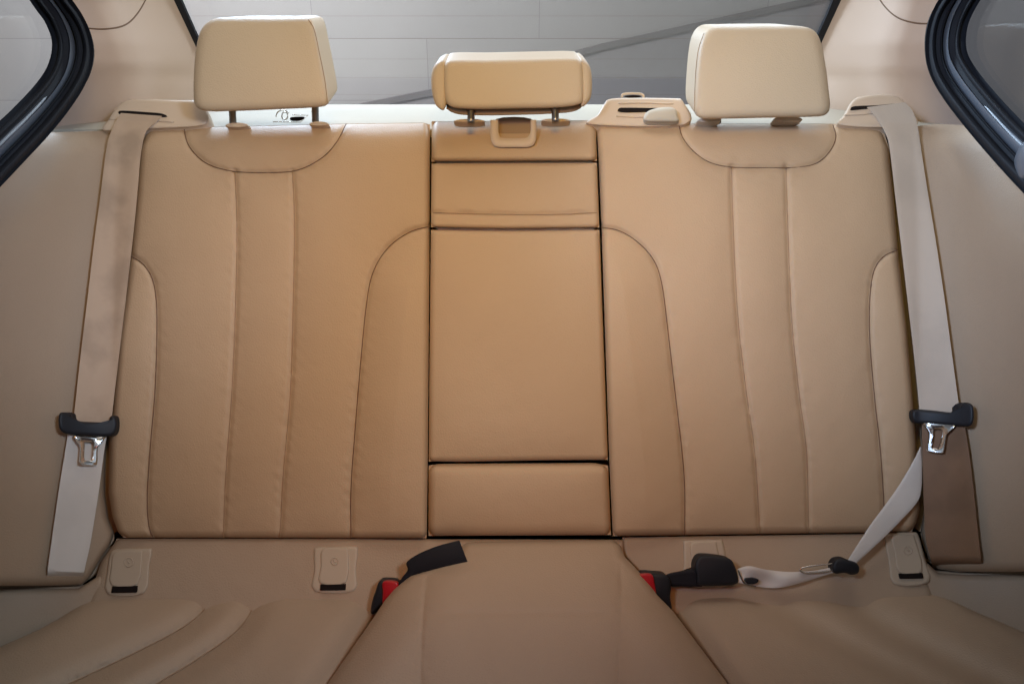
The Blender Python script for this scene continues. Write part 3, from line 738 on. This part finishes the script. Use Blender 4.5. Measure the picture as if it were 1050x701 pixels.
solid('housing', BACK, [(684, 590), (700, 586), (712, 582), (716, 588), (716, 600), (700, 601), (686, 600)], .026, .012, M_SLV, ls, r=2, puff=.002, n=50, sp=5)
Q = resamp(sp([(757, 584), (760, 592), (764, 598), (775, 601)]), 24)
tube_obj('metal_edge', BACK.pt(Q[:, 0], Q[:, 1], .034), .0009, M_STEEL, ls, 8)
solid('clip', BACK, [(764, 593), (772, 592), (778, 594), (775, 598), (766, 598)], .034, .006, M_BLK, ls, r=1.2, n=30, sp=4)

# buckles with red buttons, tucked beside the raised middle
bk = empty('belt_buckle', BACK.pt(398, 605, .03), 'black buckle with red button and wide black sleeve left of the raised middle', 'buckle', 'buckles with red press buttons')
solid('housing', BACK, [(388, 597), (392, 595), (404, 596), (409, 600), (408, 608), (400, 616), (390, 622), (385, 628), (380, 628), (382, 615), (385, 606)], .040, .03, M_BLK, bk, r=3, puff=.002, n=70, sp=5)
solid('button', BACK, [(393, 596), (407, 596.5), (408, 603), (406, 611), (399, 616), (392.5, 619), (392.5, 607)], .0455, .01, M_RED, bk, r=1.5, puff=.001, n=50, sp=4)
strap('sleeve', BACK, [(407, 600), (412, 592), (418, 584), (417, 576), (430, 567), (450, 559), (471, 553.5)], [(409, 604), (416, 597), (424, 592), (438, 588), (455, 584.5), (470, 584), (483, 585)],
      lambda X, Y: .040+.004*np.sin((X-410)/25), .003, M_SLV, bk, n=50, sag=.003)
wire(BACK, [(484, 584), (486, 575), (488, 568)], .0015, M_SEAM, bk, 'cable')
bk2 = empty('belt_buckle', BACK.pt(665, 605, .03), 'black buckle with red button right of the raised middle, strap trailing to the right', 'buckle', 'buckles with red press buttons')
solid('housing', BACK, [(656, 589), (672, 588), (684, 590), (688, 600), (687, 612), (689, 624), (682, 622), (672, 614), (662, 606)], .038, .03, M_BLK, bk2, r=3, puff=.002, n=70, sp=5)
solid('button', BACK, [(655, 589.5), (668, 588.5), (671, 597), (673, 612), (668, 614.5), (661, 609), (656, 600)], .0435, .01, M_RED, bk2, r=1.5, puff=.001, n=50, sp=4)
strap('strap', BACK, [(682, 589), (696, 586), (708, 585), (720, 583)], [(684, 600), (698, 600), (708, 601), (720, 601)], .030, .002, M_SLV, bk2, n=30)

# ------------------------------------------------------------------ body around (closes the car so that light only enters through its windows)
M_LIN = plastic('unseen_roof_lining', (.20, .17, .145), .85, .1)  # unseen lining, coloured dark to cut bounced light
rf = empty('roof', (0, .2, CAM[2]+.5), 'unseen car roof, lined dark to cut bounced light, above the rear bench', 'roof')
multi('lining', [box((0, .05, CAM[2]+.42), (1.30, 1.6, .03))], M_LIN, rf, smooth=False)
M_DOOR = leather('door_leather', (.10, .055, .04), .55)
for sg, w_ in ((-1, 'left'), (1, 'right')):
    d = empty('door_panel', (sg*.76, .3, CAM[2]-.6), 'dark brown door lining at the %s end of the bench' % w_, 'door lining', 'door linings')
    multi('lining', [box((sg*.79, .25, CAM[2]-.57), (.04, 1.7, .92))], M_DOOR, d, smooth=False)
fs = None
for sg, w_ in ((-1, 'left'), (1, 'right')):
    fs = empty('added_front_seat', (sg*.38, -.2, CAM[2]-.8), 'added unseen dark brown leather back of the front seat on the %s' % w_, 'front seat', 'added front seats')  # out of view, added to keep frontal light off the lower bench
    fp = Plane((0, -.16, 0), (0, -.97, .2))
    multi('backrest', [box((sg*.40, -.22, CAM[2]-.42), (.48, .12, .72))], M_DOOR, fs, smooth=False)  # part of the added unseen front seat
    multi('headrest', [box((sg*.40, -.25, CAM[2]+.06), (.26, .09, .17))], M_DOOR, fs, smooth=False)  # part of the added unseen front seat
db = empty('added_dashboard', (0, -1.1, CAM[2]-.7), 'added unseen dark block across the front of the cabin', 'added_dashboard')  # out of view, added to cut low light from the windscreen
multi('top', [box((0, -1.15, CAM[2]-.55), (1.5, .4, .7))], M_DOOR, db, smooth=False)
bs = empty('light_stop_board', BACK.pt(525, 560, -.11), 'dark board added behind the backrests to keep light out of their gaps', 'light blocker')  # added board, stops light leaking through from behind
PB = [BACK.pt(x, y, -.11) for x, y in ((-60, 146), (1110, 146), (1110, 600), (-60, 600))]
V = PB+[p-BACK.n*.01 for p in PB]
mesh_obj('added_board', V, [(0, 1, 2, 3), (7, 6, 5, 4), (0, 4, 5, 1), (1, 5, 6, 2), (2, 6, 7, 3), (3, 7, 4, 0)], M_DARK_BACKING, bs, smooth=False)
flr = empty('car_floor', (0, .3, .08), 'dark carpet floor pan under the seat cushion', 'carpet')
multi('carpet', [box((0, .1, .10), (1.6, 1.9, .04)), box((0, 1.2, .55), (1.6, .03, .9))], M_DARK_BACKING, flr, smooth=False)

# ------------------------------------------------------------------ outside: ground and the panelled wall
def tiles(name, col, sx, sy, mort, rough=.6, rot=0):
    m, N, L, b = mat(name, col, rough)
    tc = N.new('ShaderNodeTexCoord'); br = N.new('ShaderNodeTexBrick')
    br.offset = .5; br.inputs['Scale'].default_value = 1
    br.inputs['Color1'].default_value = (*col, 1); br.inputs['Color2'].default_value = tuple(c*.93 for c in col)+(1,)
    br.inputs['Mortar'].default_value = tuple(c*.68 for c in col)+(1,)
    br.inputs['Mortar Size'].default_value = mort; br.inputs['Brick Width'].default_value = sx; br.inputs['Row Height'].default_value = sy
    mpg = N.new('ShaderNodeMapping'); mpg.inputs['Rotation'].default_value = (rot, 0, 0)
    L.new(tc.outputs['Object'], mpg.inputs['Vector'])
    L.new(mpg.outputs[0], br.inputs['Vector'])
    n = N.new('ShaderNodeTexNoise'); n.inputs['Scale'].default_value = .9; n.inputs['Detail'].default_value = 4
    L.new(tc.outputs['Object'], n.inputs['Vector'])
    mp = N.new('ShaderNodeMapRange'); mp.inputs[3].default_value = .8; mp.inputs[4].default_value = 1.15
    L.new(n.outputs['Fac'], mp.inputs[0])
    mx = N.new('ShaderNodeMix'); mx.data_type = 'RGBA'; mx.blend_type = 'MULTIPLY'; mx.inputs[0].default_value = 1
    L.new(br.outputs['Color'], mx.inputs[6]); L.new(mp.outputs[0], mx.inputs[7]); L.new(mx.outputs[2], b.inputs['Base Color'])
    return m
M_WALL = tiles('grey_panels', (.50, .475, .48), 1.0, .26, .0016)
M_GRD = tiles('grey_paving', (.50, .49, .50), 1.2, 1.2, .006)
V, Fc = box((0, 0, -.05), (60, 60, .1)); mesh_obj('ground', V, Fc, M_GRD, smooth=False)['kind'] = 'structure'
wl = empty('panelled_wall', (0, 3.4, 0), 'long grey panelled wall seen through the rear window', 'wall')
V, Fc = box((0, 0, 0), (24, 5, .2))
o = mesh_obj('cladding', V, Fc, M_WALL, smooth=False); o.location = (.12, .1, 2.5); o.rotation_euler = (R(90), 0, 0); o.parent = wl
# diagonal shadow on the wall, built as a dark sloping slab
M_SHADOW = plastic('shadow_grey', (.33, .31, .32), .7, .3, .3, 60)
M_SHADOW_EDGE = plastic('shadow_edge_grey', (.22, .205, .21), .6, .3, .3, 60)
rp = empty('shadow_band', (1, 3.1, 0), 'diagonal shadow rising to the right behind the rear window, built as a grey slab', 'shadow band')
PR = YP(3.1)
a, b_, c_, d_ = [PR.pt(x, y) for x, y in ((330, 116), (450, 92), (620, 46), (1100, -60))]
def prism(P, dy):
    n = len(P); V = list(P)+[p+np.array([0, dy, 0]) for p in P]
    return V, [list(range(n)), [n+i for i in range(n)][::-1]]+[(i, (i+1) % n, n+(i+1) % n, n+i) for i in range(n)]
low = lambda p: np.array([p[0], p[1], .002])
multi('shadow_face', [prism([a, b_, c_, d_, low(d_), low(a)], .15)], M_SHADOW, rp, smooth=False)
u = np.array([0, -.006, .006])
multi('shadow_edge', [prism([a+u, b_+u, c_+u, d_+u, d_+u+[0, 0, -.025], c_+u+[0, 0, -.025], b_+u+[0, 0, -.025], a+u+[0, 0, -.02]], .17)], M_SHADOW_EDGE, rp, smooth=False)

# ------------------------------------------------------------------ light
w = bpy.data.worlds.new('World'); S.world = w; w.use_nodes = True
bg = w.node_tree.nodes['Background']; bg.inputs[1].default_value = .95
WN, WL = w.node_tree.nodes, w.node_tree.links
wt = WN.new('ShaderNodeTexCoord'); wx = WN.new('ShaderNodeSeparateXYZ'); wr_ = WN.new('ShaderNodeValToRGB')
WL.new(wt.outputs['Generated'], wx.inputs[0]); WL.new(wx.outputs['Z'], wr_.inputs[0]); WL.new(wr_.outputs[0], bg.inputs[0])
ee = wr_.color_ramp.elements
ee[0].position = 0; ee[0].color = (.84, .94, 1.0, 1)
ee[1].position = .12; ee[1].color = (.84, .94, 1.0, 1)
e3 = ee.new(.42); e3.color = (.13, .135, .15, 1)
def area(name, loc, target, size, power, col, sy=None, spread=180):
    l = bpy.data.lights.new(name, 'AREA'); l.energy = power; l.size = size; l.color = col; l.spread = R(spread)
    if sy: l.shape = 'RECTANGLE'; l.size_y = sy
    o = bpy.data.objects.new(name, l); COL.objects.link(o); o.location = loc
    import mathutils
    d = mathutils.Vector(target)-mathutils.Vector(loc)
    o.rotation_euler = d.to_track_quat('-Z', 'Y').to_euler()
    return o
def spot(name, loc, target, cone, power, col, rad=.12, blend=1.0):
    import mathutils
    l = bpy.data.lights.new(name, 'SPOT'); l.energy = power; l.color = col; l.spot_size = R(cone); l.spot_blend = blend; l.shadow_soft_size = rad
    o = bpy.data.objects.new(name, l); COL.objects.link(o); o.location = loc
    o.rotation_euler = (mathutils.Vector(target)-mathutils.Vector(loc)).to_track_quat('-Z', 'Y').to_euler()
    return o
def rgb(*v): m = max(v); return 10*m, tuple(x/m for x in v)
def lamp_a(name, loc, tgt, size, v, spread):
    p, c = rgb(*v); area(name, loc, tgt, size, p, c, spread=spread)
def lamp_s(name, px, py, cone, v, loc):
    p, c = rgb(*v); spot(name, (loc[0], loc[1], CAM[2]+loc[2]), BACK.pt(px, py), cone, p, c, rad=.10)
lamp_a('added_rear_fill_left', (-.9, 2.9, 2.3), (.3, 1.2, 1.15), .7, (1.65, 2.15, 2.75), 90)  # added pair of unseen lights behind the car, brightening the pillar trims
lamp_a('added_rear_fill_right', (.9, 2.9, 2.3), (-.3, 1.2, 1.15), .7, (.72, .87, 1.0), 90)
lamp_a('roof_lamp_rear', (.1, 1.42, 3.2), (0, 1.35, 1.0), 1.5, (.55, .5, .45), 80)
lamp_a('added_wall_fill', (-1.6, 1.9, 2.6), (-.9, 3.3, 1.3), 1.0, (3.0, 3.0, 3.0), 120)  # added light without a fixture, brightens the wall at upper left
lamp_s('added_fill_centre', 490, 350, 60, (1.0, .13, .0), (0, -.1, .36))  # added unseen spots from here on, each brightening one area of the bench
lamp_s('added_fill_far_right', 950, 175, 42, (2.2, 3.0, 4.7), (-.45, 0, .33))
lamp_s('added_fill_far_left', 50, 165, 38, (2.4, 3.1, 4.4), (.45, 0, .33))
lamp_s('added_fill_right', 830, 300, 54, (1.6, 2.1, 2.8), (-.45, 0, .33))
lamp_s('added_fill_top', 525, 80, 100, (1.8, 1.3, .35), (0, .25, .36))
lamp_s('added_fill_low', 180, 640, 46, (1.5, 1.9, 2.3), (.45, 0, .33))

cam = bpy.data.cameras.new('camera'); co = bpy.data.objects.new('camera', cam); COL.objects.link(co)
co.location = tuple(CAM); co.rotation_euler = (R(90)-PITCH, 0, 0)
cam.sensor_fit = 'HORIZONTAL'; cam.angle = 2*math.atan(525/F_PX); cam.clip_start = .01; cam.clip_end = 300
S.camera = co
S.view_settings.view_transform = 'Standard'; S.view_settings.look = 'None'; S.view_settings.gamma = 1; S.view_settings.exposure = 0
S.render.engine = 'CYCLES'
